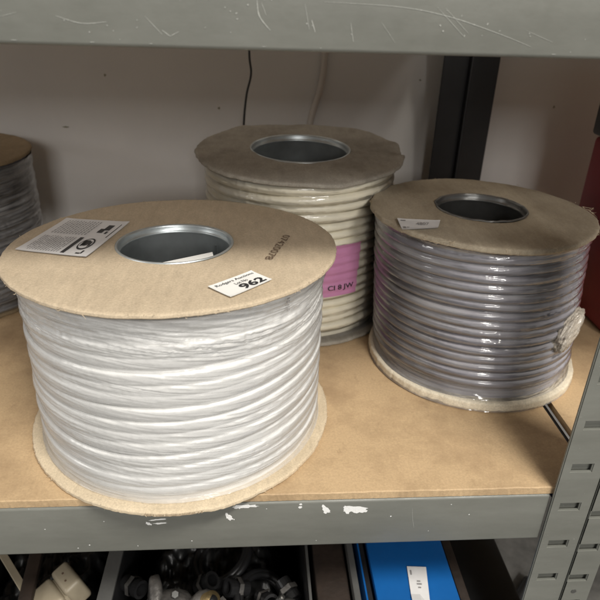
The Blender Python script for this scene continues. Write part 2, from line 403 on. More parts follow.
# small bolt hole in the right post
bm = bmesh.new(); bmesh.ops.create_cone(bm, cap_ends=True, segments=20, radius1=.0022, radius2=.0022, depth=.0006, matrix=Matrix.Translation((.4085, PY-.0014, -.1135)) @ Matrix.Rotation(PI/2, 4, 'X'))
o = bm_obj('bolt', bm, M['dark_tube'], un2); rel(o, un2)

# ------------------------------------------------------------------ cable reels
def vnoise(U, V, seed, periodU=None):
    r = np.random.default_rng(seed); T = r.random((256, 256))
    iu = np.floor(U).astype(int); iv = np.floor(V).astype(int); fu = U-iu; fv = V-iv
    fu = fu*fu*(3-2*fu); fv = fv*fv*(3-2*fv)
    def g(a, b):
        if periodU: a = a % periodU
        return T[a % 256, b % 256]
    return ((g(iu, iv)*(1-fu)+g(iu+1, iv)*fu)*(1-fv)+(g(iu, iv+1)*(1-fu)+g(iu+1, iv+1)*fu)*fv)*2-1
class Frame:
    def __init__(s, c, a, b):
        s.c = Vector(c); s.n = Vector((b, -a, 1)).normalized(); s.ux = Vector((1, 0, -s.n.x/s.n.z)).normalized(); s.uy = s.n.cross(s.ux)
    def __call__(s, x, y, z=0.): return s.c+s.ux*x+s.uy*y+s.n*z
def flange(name, fr, r, rin, t, mat, par, seed, jag=.0006, warp=.0004, fn=None, lip=.0):
    n = 360; rings = [rin, rin+.002]+[rin+(r-rin)*k/16 for k in range(2, 15)]+[r-.004, r-.0018, r-.0007]
    V = []; F = []
    def z_at(x, y): return warp*(mnoise.noise((x*16, y*16, seed))*1.4+mnoise.noise((x*60, y*60, seed+5))*.35)
    for i in range(n):
        th = 2*PI*i/n; c, s = math.cos(th), math.sin(th)
        e = jag*(mnoise.noise((c*9, s*9, seed))*1.1+mnoise.noise((c*40, s*40, seed))*.7+mnoise.noise((c*150, s*150, seed))*.5)
        e2 = jag*(mnoise.noise((c*120, s*120, seed+9)))
        col = []
        for q in rings:
            rr = q+(e if q > r-.005 else 0)
            dz = z_at(c*q, s*q)
            if fn: dz += fn(th, q)
            if q > r-.001: dz -= .0004
            col.append((rr*c, rr*s, dz, th))
        k = r+e
        dz = z_at(c*r, s*r)+(fn(th, r) if fn else 0)
        for (rr, zz) in ((k, -t*.22), (k-.0003+e2*.5, -t*.42), (k+.0001-e2*.3, -t*.6), (k-.0002, -t*.85), (k-.0009, -t)):
            col.append((rr*c, rr*s, dz+zz, th))
        col.append(((rin+.004)*c, (rin+.004)*s, -t, th)); col.append((rin*c, rin*s, -t, th))
        V += [tuple(fr(x, y, z)) for x, y, z, _ in col]; k_ = len(col)
    for i in range(n):
        j = (i+1) % n
        for a in range(k_): F.append((i*k_+a, j*k_+a, j*k_+(a+1) % k_, i*k_+(a+1) % k_))
    return mesh_obj(name, V, F, mat, par, True)
class Winding:
    def __init__(s, R, z0, z1, pitch, a, b, expo, shift, H, wob, seed, slope=0., tilt=0., rw=.0006):
        s.R, s.z0, s.z1, s.pitch, s.a, s.b, s.expo, s.shift, s.H, s.wob, s.slope, s.tilt, s.rw = R, z0, z1, pitch, a, b, expo, shift, H, wob, slope, tilt, rw
        s.N = int(round((z1-z0)/pitch)); s.seed = seed
        r = np.random.default_rng(seed); s.ph = r.random(12)*6.28
    def zc(s, phi):
        k = phi/(2*PI)
        w = np.zeros_like(phi)
        for i, (f, am) in enumerate(((1.013, .8), (2.03, .5), (2.94, .35), (.31, .45), (5.07, .2), (.77, .35), (3.37, .16))): w = w+am*np.sin(f*phi+s.ph[i])
        env = np.clip(np.minimum(k, s.N-k)/1.5, .12, 1)
        return s.z0+s.pitch*k+s.wob*w*env
    def rad(s, phi):
        w = 0
        for i, (f, am) in enumerate(((.53, .6), (1.43, .4), (2.61, .35), (4.3, .25))): w = w+am*np.sin(f*phi+s.ph[i+6])
        return s.R+s.rw*w
    def mesh(s, name, mat, par, seg=150, ns=14):
        n = s.N*seg+1; phi = np.linspace(0, 2*PI*s.N, n); zc = s.zc(phi); rc = s.rad(phi)-s.b
        V = np.zeros((n, ns, 3))
        for k in range(ns):
            t = 2*PI*k/ns; ct, st = math.cos(t), math.sin(t)
            e = 2/s.expo; dx = s.b*math.copysign(abs(ct)**e, ct); dz = s.a*math.copysign(abs(st)**e, st)
            rr = rc+dx+s.tilt*dz; zz = zc+dz
            sh = zz/s.H
            V[:, k, 0] = rr*np.cos(phi)+s.shift[0]*sh; V[:, k, 1] = rr*np.sin(phi)+s.shift[1]*sh; V[:, k, 2] = zz
        i = np.arange(n-1)[:, None]*ns; k = np.arange(ns)[None, :]; k2 = (k+1) % ns
        F = np.stack([i+k, i+k2, i+ns+k2, i+ns+k], -1).reshape(-1, 4)
        # core wound beneath
        v, f = revolve([(s.R-s.b*1.15, .004), (s.R-s.b*1.15, s.z1)], 96); v = [(x+s.shift[0]*z/s.H, y+s.shift[1]*z/s.H, z) for x, y, z in v]
        VV, FF = join([(V.reshape(-1, 3).tolist(), F.tolist()), (v, f)])
        return mesh_obj(name, VV, FF, mat, par, True)
    def surf(s, TH, Z):
        best = np.full(TH.shape, s.R-s.b*.9)
        for k in range(-1, s.N+1):
            phi = TH+2*PI*k; ok = (phi >= 0) & (phi <= 2*PI*s.N)
            d = (Z-s.zc(phi))/s.a
            q = np.where((np.abs(d) < 1) & ok, s.rad(phi)-s.b+s.b*np.clip(1-np.abs(d)**s.expo, 0, 1)**(1/s.expo)+s.tilt*d*s.a, 0)
            best = np.maximum(best, q)
        return best
def film(name, w, mat, par, zb, zt, rb, rt, wr=.0005, bridge=3, seed=1, nt=900, nz=200, slope=.0, rtop_len=.02, rbot_len=.01, sub=None, off=.0002, under=False, cling=1., big=0., tl=(0, 0), nA=16, wf=None, br=.65, sm=3):
    th = np.linspace(0, 2*PI, nt, endpoint=False); z = np.linspace(zb, zt, nz); TH, Z = np.meshgrid(th, z, indexing='ij')
    r = w.surf(TH, Z)
    g = r.copy()
    for _ in range(bridge): g = np.maximum(g, np.maximum(np.roll(g, 1, 1)-.0001, np.roll(g, -1, 1)-.0001))
    r = cling*r+(1-cling)*g
    r = np.maximum(r, (1-br)*r+br*g)
    for _ in range(sm): r[:, 1:-1] = (r[:, :-2]+2*r[:, 1:-1]+r[:, 2:])/4
    for _ in range(3): r = (np.roll(r, 1, 0)+2*r+np.roll(r, -1, 0))/4
    # tension wrinkles
    A = TH/(2*PI)*nA; B = Z*620+np.sin(TH+seed)*slope*6+np.sin(3*TH+2*seed)*slope*2.2
    n1 = vnoise(A, B, seed, nA); n2 = vnoise(TH/(2*PI)*nA*3, Z*420+np.sin(2*TH+seed)*slope*4+n1*.5, seed+1, nA*3)
    n3 = vnoise(TH/(2*PI)*260, Z*260, seed+2, 260)
    wrk = .55*(1-2*np.abs(n1))+.45*(1-2*np.abs(n2))+.3*n3
    mask = .5+.5*vnoise(TH/(2*PI)*12, Z*60, seed+4, 12)
    W_ = wf(TH, Z, mask) if wf else (.35+mask)
    r = r+off+wr*np.clip(wrk, -.4, 1)*W_
    if big: r = r+big*np.clip(vnoise(TH/(2*PI)*26, Z*110, seed+8, 26), -.1, 1)
    ft = np.clip((Z-(zt-rtop_len))/rtop_len, 0, 1)**1.4; fb = np.clip((zb+rbot_len-Z)/rbot_len, 0, 1)**1.6
    r = r*(1-ft)+np.maximum(r, rt+wr*wrk)*ft; r = r*(1-fb)+(rb+wr*.6*wrk)*fb
    sh = Z/w.H; Z = Z+np.clip(ft*1.3, 0, 1)*(tl[0]*.12*np.sin(TH)-tl[1]*.12*np.cos(TH))
    V = np.stack([r*np.cos(TH)+w.shift[0]*sh, r*np.sin(TH)+w.shift[1]*sh, Z], -1)
    i = np.arange(nt)[:, None]*nz; j = ((np.arange(nt)+1) % nt)[:, None]*nz; k = np.arange(nz-1)[None, :]
    F = np.stack([i+k, j+k, j+k+1, i+k+1], -1).reshape(-1, 4)
    uv = np.stack([np.abs(TH-PI/2)*w.R, Z], -1).reshape(-1, 2)
    o = mesh_obj(name, V.reshape(-1, 3), F, mat, par, True, uv)
    return o, r, th, z
def core(name, fr, q, h, mat, par, wavy=0.):
    n = 120; prof = [(q+.0018, .0002), (q+.0016, .0010), (q+.0008, .0013), (q-.0001, .0008), (q-.0005, -.0006), (q-.0006, -.0035), (q-.0012, -.0042), (q-.0017, -.0052), (q-.0012, -.0062), (q-.0007, -.0070), (q-.0007, -h+.001)]
    V = []; F = []
    for i in range(n):
        t = 2*PI*i/n
        for (r, z) in prof:
            ww = wavy*(mnoise.noise((math.cos(t)*4, math.sin(t)*4, 3))) if z > -.006 else 0
            V.append(tuple(fr((r+ww)*math.cos(t), (r+ww)*math.sin(t), z+abs(ww)*.6)))
    k = len(prof)
    for i in range(n):
        j = (i+1) % n
        for a in range(k-1): F.append((i*k+a, j*k+a, j*k+a+1, i*k+a+1))
    return mesh_obj(name, V, F, mat, par, True)
def quadmap(c, u, v):
    a = Vector(c[0])*(1-u)+Vector(c[1])*u; b = Vector(c[3])*(1-u)+Vector(c[2])*u
    return a*(1-v)+b*v
def sticker(name, fr, c, mat, par, z=.0009, curl=.0):
    # c: corners TL, TR, BR, BL in the flange plane
    V = []; F = []; nu, nv = 10, 8
    for i in range(nu+1):
        for j in range(nv+1):
            p = quadmap(c, i/nu, j/nv); cz = curl*((2*abs(i/nu-.5))**6+(2*abs(j/nv-.5))**6)
            V.append(tuple(fr(p.x, p.y, z+cz)))
    for i in range(nu):
        for j in range(nv): a = i*(nv+1)+j; F.append((a, a+1, a+nv+2, a+nv+1))
    b = len(V); V += [tuple(Vector(v)-fr.n*.0003) for v in V]; F += [tuple(b+q for q in reversed(f)) for f in F[:nu*nv]]
    return mesh_obj(name, V, F, mat, par)
def text_mesh(txt, bold=0.):
    cu = bpy.data.curves.new('t', 'FONT'); cu.body = txt; cu.size = 1; cu.offset = bold; cu.resolution_u = 3
    o = bpy.data.objects.new('t', cu); C.objects.link(o); bpy.context.view_layer.update()
    me = bpy.data.meshes.new_from_object(o.evaluated_get(bpy.context.evaluated_depsgraph_get()))
    V = [(v.co.x, v.co.y) for v in me.vertices]; F = [tuple(p.vertices) for p in me.polygons]
    bpy.data.objects.remove(o); bpy.data.curves.remove(cu); bpy.data.meshes.remove(me)
    xs = [v[0] for v in V]; ys = [v[1] for v in V]; x0, x1, y0, y1 = min(xs), max(xs), min(ys), max(ys)
    return [((x-x0)/(x1-x0), (y-y0)/(y1-y0)) for x, y in V], F        # unit box
def lettering(name, fn, items, mat, par, extra=()):
    # items: (text, u0, v0, u1, v1, bold): unit rect on the label, v downwards; fn(u, v) -> point
    V = []; F = []
    for (t, u0, v0, u1, v1, bd) in items:
        vs, fs = text_mesh(t, bd); b = len(V)
        V += [tuple(fn(u0+(u1-u0)*x, v1+(v0-v1)*y)) for x, y in vs]; F += [tuple(b+i for i in f) for f in fs]
    for P in extra:
        b = len(V); V += [tuple(fn(u, v)) for u, v in P]; F.append(tuple(range(b, b+len(P))))
    return mesh_obj(name, V, F, mat, par)
def rect(u0, v0, u1, v1): return [(u0, v0), (u1, v0), (u1, v1), (u0, v1)]
def fibres(name, fr, r, t, n, seed, mat, par, lo=0, hi=2*PI, L=.0022):
    parts = []; rr = random.Random(seed)
    for i in range(n):
        th = rr.uniform(lo, hi); a = r-.0003; z = rr.uniform(-t, .0003)
        p0 = fr(a*math.cos(th), a*math.sin(th), z); d = rr.uniform(-.9, .9); l = rr.uniform(.3, 1)*L
        p1 = fr((a+l*.5)*math.cos(th+d*l/r), (a+l*.5)*math.sin(th+d*l/r), z+rr.uniform(-.4, .4)*l); p2 = fr((a+l*.7)*math.cos(th+2*d*l/r), (a+l*.7)*math.sin(th+2*d*l/r), z+rr.uniform(-.9, .5)*l)
        parts.append(tube([p0, p1, p2], [.00022, .00018, .00006], 5))
    V, F = join(parts); return mesh_obj(name, V, F, mat, par)

GR = 'cable reels on the shelf board'
# --- white cable reel
r1 = tag(empty('cable_reel', (.0792, .1066, 0)), 'large reel of white cable with lot sticker 962 on its tan cardboard flange', 'cable reel', GR)
H1 = .1538; f1 = Frame((0, .0058, H1), -.038, -.0078); b1 = Frame((0, 0, .0045), 0, 0)
F_f1 = flange('top_flange', f1, .125, .0440, .0034, M['card_new'], r1, 2, .0005, .0004)
F_b1 = flange('bottom_flange', b1, .125, .0440, .0040, M['card_low'], r1, 12, .0008, .0006)
absorb(F_f1, fibres('torn_fibres', f1, .125, .0034, 90, 4, M['card_new'], r1))
absorb(F_b1, fibres('torn_fibres', b1, .125, .0034, 70, 5, M['card_low'], r1))
core('core_tube', f1, .0434, H1-.002, M['galv'], r1)
w1 = Winding(.1155, .0080, H1-.0105, .0092, .0050, .0024, 2.8, (0, .0058), H1, .0020, 3, rw=.0007, tilt=.11)
w1.mesh('cable_winding', M['white_pvc'], r1)
film('stretch_wrap', w1, M['film_white'], r1, .0054, H1-.0038, .1172, .1200, wr=.00055, seed=21, nt=1100, nz=260, slope=1., rtop_len=.024, rbot_len=.006, bridge=3, br=.6, tl=(-.038, -.0078), nA=14, wf=lambda T, Z, m: (.35+m*.8)+1.5*np.clip((Z-.112)/.02, 0, 1)*m, sm=1)
LC = [(.0316, -.0872), (.0593, -.0605), (.0734, -.0762), (.0469, -.1038)]
st = sticker('lot_sticker', f1, LC, M['paper'], r1, .0011, .0003)
fl = lambda u, v: f1(*quadmap(LC, u, v).xy, .0015) if False else f1(quadmap([(*c, 0) for c in LC], u, v).x, quadmap([(*c, 0) for c in LC], u, v).y, .00145)
lettering('lettering', fl, [('Rodgers Auctions', .09, .10, .95, .28, .0), ('Lot No', .40, .36, .68, .50, .0), ('962', .38, .54, .93, .92, .03)], M['ink'], st)
PC = [(-.1146, -.0167), (-.0592, -.0328), (-.0438, .0494), (-.0988, .0599)]
st = sticker('product_label', f1, PC, M['paper_grey'], r1, .0011, .0004)
fp = lambda u, v: f1(quadmap([(*c, 0) for c in PC], u, v).x, quadmap([(*c, 0) for c in PC], u, v).y, .00145)
ex = [rect(.60, .04, .655, .46), rect(.72, .62, .80, .74), rect(.77, .70, .86, .86), rect(.84, .60, .875, .67), rect(.93, .5, .945, .92), rect(.80, .05, .86, .08), rect(.86, .06, .885, .14)]
ring = [(.79+.095*math.cos(t), .30+.15*math.sin(t)) for t in np.linspace(0, 2*PI, 28, endpoint=False)]
ex.append(ring)
lettering('lettering', fp, [], M['ink'], st, ex)
fp2 = lambda u, v: fp(u, v)+f1.n*.00015
lettering('emblem', fp2, [], M['paper_grey'], st, [[(.79+.078*math.cos(t), .30+.12*math.sin(t)) for t in np.linspace(0, 2*PI, 24, endpoint=False)]])
fp3 = lambda u, v: fp(u, v)+f1.n*.0003
lettering('emblem_figure', fp3, [], M['ink'], st, [[(.785+.05*math.cos(t), .315+.075*math.sin(t)) for t in np.linspace(0, 2*PI, 16, endpoint=False)], [(.72, .38), (.74, .22), (.79, .26), (.77, .39)], [(.82, .36), (.84, .22), (.865, .26), (.85, .36)]])
rr = random.Random(8); ex = []
for k in range(13):
    u = .08+k*.038; v = .05
    while v < .44:
        l = rr.uniform(.015, .05); ex.append(rect(u, v, u+.011+.004*rr.random(), min(v+l, .45))); v += l+.008+.02*(rr.random() < .15)
for k in range(12):
    u = .10+k*.045; v = .53
    while v < .93:
        l = rr.uniform(.02, .06); ex.append(rect(u, v, u+.015, min(v+l, .94))); v += l+.014
lettering('small_print', fp, [], M['grey_ink'], st, ex)
# stamped number that reads towards the front edge
a0 = Vector((.0875, .016)); a1 = Vector((.0713, -.0371)); dv = (a1-a0); pn = Vector((-dv.y, dv.x)).normalized()*.0062
fs = lambda u, v: f1(*(a0+dv*u+pn*(.5-v)*.85), .0008)
lettering('stamped_number', fs, [('07420078', 0, -.1, 1, 1.0, -.004)], M['brown_ink'], r1)
# seam and print on wrap
q = [(.0272, .0268)]
V, F = tube([f1(.0405*math.cos(a), .0405*math.sin(a), z) for a, z in ((.77, -.012), (.77, -.03), (.77, -.08), (.77, -.13))], .0006, 8)
mesh_obj('tube_seam', V, F, M['galv'], r1, True)
ib = []
th0 = math.radians(-45.3)
fk = lambda u, v: Vector((.1195*math.cos(th0+(u-.5)*.05), .1195*math.sin(th0+(u-.5)*.05)+.0054, .1500-v*.011))
lettering('wrap_print', fk, [], M['grey_ink'], r1, [rect(.3, .05, .75, .14), rect(.25, .22, .42, .42), rect(.6, .22, .72, .42), rect(.3, .5, .7, .58), rect(.28, .68, .45, .92), rect(.55, .66, .74, .74), rect(.58, .82, .72, .92)])
# faint print on the edge of the lower flange
ft = lambda u, v: Vector((.1256*math.cos(math.radians(-97+18*u)), .1256*math.sin(math.radians(-97+18*u)), .0040-.0024*v))
ex = []; u = 0
while u < 1:
    l = rr.uniform(.01, .022)
    if rr.random() < .85: ex.append(rect(u, .1, u+l*.5, .9)); ex.append(rect(u+l*.5, .1 if rr.random() < .5 else .7, u+l, .3 if rr.random() < .5 else .9))
    u += l+.008
lettering('edge_print', ft, [], M['faint_ink'], r1, ex)
# paper slip inside the core
P = [(.0420*math.cos(math.radians(a)), .0420*math.sin(math.radians(a))) for a in np.linspace(-96, -42, 14)]+[(.0300, -.0208)]
slip_o = tag(empty('paper_slip', (.0792, .1066, 0)), 'narrow strip of white paper tucked inside the steel core of the white cable reel', 'paper')
V = [tuple(f1(x, y, .0003)) for x, y in P]+[tuple(f1(x, y, -.0001)) for x, y in P]; n = len(P)
F = [tuple(range(n)), tuple(range(2*n-1, n-1, -1))]+[(i, (i+1) % n, n+(i+1) % n, n+i) for i in range(n)]
bpy.data.objects.remove(slip_o)
slip_o = tag(mesh_obj('paper_slip', V, F, M['paper']), 'narrow strip of white paper tucked inside the steel core of the white cable reel', 'paper'); slip_o.location = (.0792, .1066, 0)

# --- cream cable reel
r2 = tag(empty('cable_reel', (.1887, .3135, 0)), 'reel of cream cable with a pink paper label and a dusty curled flange', 'cable reel', GR)
H2 = .1816; f2 = Frame((0, 0, H2), .0463, .0013); b2 = Frame((0, 0, .0045), 0, 0)
def curl2(th, q):
    k = max(0, (q-.085)/.0255)**2
    d = lambda a, w: math.exp(-((((th-a+PI) % (2*PI))-PI)/w)**2)
    v = k*(.0040*d(.20, .13)-.0050*d(-.02, .10)+.002*d(-.25, .08)+.002*d(.75, .3)-.0015*d(1.6, .3)+.002*d(2.2, .12)-.0020*d(-1.25, .25)-.001*d(-2.6, .2))
    return v-.0005*k*k*(1+.7*math.sin(9*th+1)*math.sin(4*th))
F_f2 = flange('top_flange', f2, .1105, .0525, .0042, M['card_dusty'], r2, 31, .0012, .0012, curl2)
F_b2 = flange('bottom_flange', b2, .1105, .0525, .0040, M['card_dusty'], r2, 33, .0010, .0006)
core('core_tube', f2, .0518, H2-.002, M['galv'], r2)
w2 = Winding(.1015, .0105, H2-.0140, .0092, .0047, .0046, 2.0, (0, 0), H2, .0009, 9, rw=.0006)
w2.mesh('cable_winding', M['cream_pvc'], r2)
_, R2, T2, Z2 = film('stretch_wrap', w2, M['film_cream'], r2, .0056, H2-.0045, .104, .104, wr=.0004, seed=41, nt=800, nz=200, slope=.6, rtop_len=.008, rbot_len=.006, tl=(.0463, .0013))
def r2at(th, z):
    i = int(round((th % (2*PI))/(2*PI)*len(T2))) % len(T2); k = min(len(Z2)-1, max(0, int(round((z-Z2[0])/(Z2[-1]-Z2[0])*(len(Z2)-1))))); return R2[i, k]
ta, tb, za, zb = math.radians(-104), math.radians(-56), .0540, .1095
V = []; F = []; nu, nv = 60, 60
for i in range(nu+1):
    for j in range(nv+1):
        th = ta+(tb-ta)*i/nu+(.03*(j/nv-.5)); z = za+(zb-za)*j/nv; q = r2at(th, z)+.0004; V.append((q*math.cos(th), q*math.sin(th), z))
for i in range(nu):
    for j in range(nv): a = i*(nv+1)+j; F.append((a, a+nv+1, a+nv+2, a+1))
st = mesh_obj('pink_label', V, F, M['pink'], r2, True)
fpk = lambda u, v: (lambda th, z: Vector(((r2at(th, z)+.0016)*math.cos(th), (r2at(th, z)+.0016)*math.sin(th), z)))(math.radians(-76.0+18.5*u), .0668-.0068*v+.0*u)
lettering('lettering', fpk, [('CI 8 JW', 0, 0, .9, 1, .01)], M['ink'], st)

# --- grey cable reel
r3 = tag(empty('cable_reel', (.3607, .1934, 0)), 'reel of grey violet cable wrapped in shiny film with a crumpled film knot', 'cable reel', GR)
H3 = .156; sh3 = (-.0099, .005); f3 = Frame((sh3[0], sh3[1], H3), -.0085, .0031); b3 = Frame((0, 0, .0095), 0, 0)
def curl3(th, q):
    k = max(0, (q-.08)/.0224)**2
    return -.0006*k*(1+math.sin(3*th))
F_f3 = flange('top_flange', f3, .1024, .0412, .0050, M['card_old'], r3, 51, .0010, .0007, curl3)
absorb(F_f3, fibres('torn_fibres', f3, .1024, .0050, 80, 6, M['card_new'], r3))
absorb(F_f3, fibres('torn_fibres', f3, .1024, .0030, 8, 7, M['card_new'], r3, math.radians(-128), math.radians(-118), .007))
absorb(F_f3, fibres('torn_fibres', f3, .1024, .0010, 9, 8, M['card_new'], r3, math.radians(-5), math.radians(4), .009))
F_b3 = flange('bottom_flange', b3, .1024, .0412, .0090, M['card_pale'], r3, 53, .0008, .0006)
core('core_tube', f3, .0406, H3-.002, M['dark_tube'], r3, .0012)
w3 = Winding(.0980, .0195, H3-.0110, .0084, .0042, .0042, 2.0, sh3, H3, .0008, 13, rw=.0004)
w3.mesh('cable_winding', M['grey_pvc'], r3)
sw3, R3, T3, Z3 = film('stretch_wrap', w3, M['film_grey'], r3, .0012, H3-.0054, .1030, .0995, wr=.0005, seed=61, nt=1000, nz=300, slope=1.2, rtop_len=.01, rbot_len=.022, bridge=3, br=.35, sm=1, nA=16, wf=lambda T, Z, m: .07+.30*m+2.6*np.exp(-((T-math.radians(298))/.50)**2)*np.clip((Z-.02)/.08, .35, 1)*m)
# crumpled knot of film
bm = bmesh.new(); bmesh.ops.create_icosphere(bm, subdivisions=5, radius=1)
for v in bm.verts:
    p = v.co.copy(); q = Vector((p.x*4, p.y*1.2, p.z*4)); d = .92+.30*mnoise.noise(p*1.6)+.22*(1-2*abs(mnoise.noise(q+Vector((3, 1, 2)))))+.07*(1-2*abs(mnoise.noise(q*2.3)))
    v.co = p*d
a = math.radians(-51)
Mk = Matrix.Translation(((.0985)*math.cos(a)-.0042, .0985*math.sin(a)+.002, .0690)) @ Matrix.Rotation(a, 4, 'Z') @ Matrix.Rotation(.62, 4, 'X') @ Matrix.Diagonal((.0078, .0200, .0110, 1))
bmesh.ops.transform(bm, matrix=Mk, verts=bm.verts)
uvl = bm.loops.layers.uv.new('UVMap')
for f in bm.faces:
    for l in f.loops: l[uvl].uv = (l.vert.co.x+l.vert.co.y, l.vert.co.z)
kn = bm_obj('film_knot', bm, M['film_knot'], sw3, True)
SC = [(-.0986+.0105, -.0725+.004), (-.0503, -.0640), (-.0455, -.0440), (-.0872, -.0378)]
SC = [(-.0872, -.0378), (-.0503, -.0420), (-.0603, -.0641), (-.0935, -.0700)]
SC = [(-.0872+.0, -.0378), (-.0503, -.0420), (-.0575, -.0610), (-.0890, -.0655)]
st = sticker('faded_label', f3, SC, M['paper_grey'], r3, .0012, .0004)
fq = lambda u, v: f3(quadmap([(*c, 0) for c in SC], u, v).x, quadmap([(*c, 0) for c in SC], u, v).y, .00155)
lettering('lettering', fq, [('4807', .42, .32, .74, .62, .0)], M['grey_ink'], st, [rect(.06, .12, .18, .22), rect(.05, .74, .13, .90), rect(.15, .78, .22, .84)])

# --- dark cable reel at the left edge
r4 = tag(empty('cable_reel', (-.2075, .345, 0)), 'reel of dark cable in film, cut off by the left edge behind the white reel', 'cable reel', GR)
H4 = .166; f4 = Frame((0, 0, H4), 0, 0); b4 = Frame((0, 0, .0045), 0, 0)
F_f4 = flange('top_flange', f4, .100, .040, .0040, M['card_brown'], r4, 71, .0010, .0008)
F_b4 = flange('bottom_flange', b4, .100, .040, .0040, M['card_brown'], r4, 73, .0010, .0006)
core('core_tube', f4, .0395, H4-.002, M['dark_tube'], r4)
w4 = Winding(.0985, .0105, H4-.0085, .0088, .0046, .0044, 2.0, (0, 0), H4, .0010, 19, rw=.0006)
w4.mesh('cable_winding', M['dark_pvc'], r4)
film('stretch_wrap', w4, M['film_dark'], r4, .0056, H4-.006, .099, .099, wr=.0006, seed=81, nt=600, nz=140, slope=1., rtop_len=.008, rbot_len=.006)

# ------------------------------------------------------------------ loose cables on the wall
WM = [(-.0447, .231, .003, .003), (.0942, .1942, .003, .003), (-.1591, .0675, .008, .0035), (-.1580, .0580, .008, .005), (-.1011, .167, .009, .0022), (.3515, .2337, .003, .002), (.5359, .2037, .003, .004)]
wr_ = random.Random(2); wm = []
for (x, z, w, h) in WM: wm.append(blot(x, z, w, h, wr_))
absorb(wall_o, marks('wall_marks', wm, WY-.0002, None, M['wall_mark']))
V, F = tube(spline([(.1335, .44, .315), (.1340, .44, .262), (.1358, .441, .240), (.1300, .442, .215), (.1262, .442, .178), (.1250, .443, .12), (.127, .44, .06), (.129, .43, .003)], 14), .0013, 8)
tag(mesh_obj('hanging_wire', V, F, M['black_plastic'], None, True), 'thin black wire hanging down behind the cream cable reel', 'wire')
V, F = tube(spline([(.2300, WY-.0045, .36), (.2271, WY-.0045, .261), (.2240, WY-.0045, .225), (.2117, WY-.0045, .176), (.205, WY-.0045, .1), (.204, WY-.0045, .03)], 14), .0040, 12)
tag(mesh_obj('wall_cable', V, F, M['beige_cable'], None, True), 'pale beige cable running down the back wall behind the cream reel', 'cable')

# ------------------------------------------------------------------ red box on the neighbouring shelf
rb = tag(empty('storage_box', (.600, .28, 0)), 'dark red plastic box on the shelf at the far right edge', 'box')
bm = bmesh.new(); box(bm, -.076, .10, -.06, .06, .001, .196, .006, 3); bm_obj('box_body', bm, M['red'], rb, True, .6)
bm = bmesh.new(); box(bm, -.079, .103, -.063, .063, .1965, .26, .004, 3); bm_obj('lid', bm, M['black_plastic'], rb, True, .6)

# ------------------------------------------------------------------ things stored below
TZ = -.16
def crate(x0, x1, y0, y1, z0, z1, mat, label, cat, name='storage_crate', rim=.008, rmat=None):
    o = tag(empty(name, ((x0+x1)/2, (y0+y1)/2, z0)), label, cat)
    def P(nm, d, bev=.0015):
        bm = bmesh.new(); box(bm, *d, bev); q = bm_obj(nm, bm, mat, o, True, .6); rel(q, o); return q
    t = .003
    P('base', (x0, x1, y0, y1, z0, z0+t))
    P('side_wall', (x0, x0+t, y0, y1, z0+t, z1)); P('side_wall', (x1-t, x1, y0, y1, z0+t, z1))
    P('end_wall', (x0+t, x1-t, y0, y0+t, z0+t, z1)); P('end_wall', (x0+t, x1-t, y1-t, y1, z0+t, z1))
    for (a, b) in ((x0-rim/2, x0+rim/2), (x1-rim*.12, x1+rim*.08)):
        bm = bmesh.new(); box(bm, a, b, y0, y1, z1+.0002, z1+.004, .0006); q = bm_obj('rim', bm, rmat or mat, o, True, .6); rel(q, o)
    return o
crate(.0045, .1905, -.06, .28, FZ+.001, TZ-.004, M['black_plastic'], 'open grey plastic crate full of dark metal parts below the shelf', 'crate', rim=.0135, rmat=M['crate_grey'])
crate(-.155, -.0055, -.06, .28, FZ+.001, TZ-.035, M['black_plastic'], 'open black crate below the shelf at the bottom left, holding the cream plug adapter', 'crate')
# dark cable coils lying in the crates
def coil(name, c, R, r, turns, label, mat, tilt=(0, 0), group=None, seed=0):
    rr = random.Random(seed); ps = []
    P = []
    for i in range(int(turns*28)+1):
        t = 2*PI*i/28; k = R*(1+.08*math.sin(t*.37+seed)); P.append((k*math.cos(t), k*math.sin(t)*.85, r*1.3*math.sin(t*.21+seed)+i*r*.5/28))
    V, F = tube(P, r, 10); o = mesh_obj(name, V, F, mat, None, True); o.location = c; o.rotation_euler = (tilt[0], tilt[1], seed); tag(o, label, 'cable coil', group); return o
coil('cable_coil', (.145, .07, -.215), .030, .0035, 4, 'coil of black cable in the grey crate right of the metal clamp', M['black_plastic'], (.5, .2), 'dark cable coils in the crates', 1)
coil('cable_coil', (.105, .12, -.21), .034, .0040, 3, 'coil of black cable at the back of the grey crate behind the metal clamp', M['black_plastic'], (-.4, .3), 'dark cable coils in the crates', 2)
coil('cable_coil', (-.11, .06, -.235), .034, .0045, 4, 'coil of dark cable lying left of the cream plug adapter', M['dark_pvc'], (.3, -.3), 'dark cable coils in the crates', 4)
# cast clamp with bolts
cl = tag(empty('metal_clamp', (.0660, .045, -.205)), 'dark cast metal clamp with bright bolts on top of the grey crate', 'clamp')
def lump(nm, c, s, mat, par, rot=(0, 0, 0), seed=0, amp=.18, sub=3):
    bm = bmesh.new(); bmesh.ops.create_icosphere(bm, subdivisions=sub, radius=1)
    for v in bm.verts: v.co *= 1+amp*mnoise.noise(v.co*1.8+Vector((seed, 0, 0)))
    for v in bm.verts:
        q = v.co; v.co = Vector([math.copysign(abs(k)**.75, k) for k in q])
    Mx = Matrix.Translation(c) @ Matrix.Rotation(rot[2], 4, 'Z') @ Matrix.Rotation(rot[0], 4, 'X') @ Matrix.Rotation(rot[1], 4, 'Y') @ Matrix.Diagonal((*s, 1))
    bmesh.ops.transform(bm, matrix=Mx, verts=bm.verts); return bm_obj(nm, bm, mat, par, True)
lump('clamp_body', (-.006, 0, .012), (.024, .020, .018), M['cast'], cl, (0, .3, .2), 1)
lump('clamp_arm', (-.020, .008, .024), (.007, .022, .010), M['cast'], cl, (.3, .2, .15), 3)
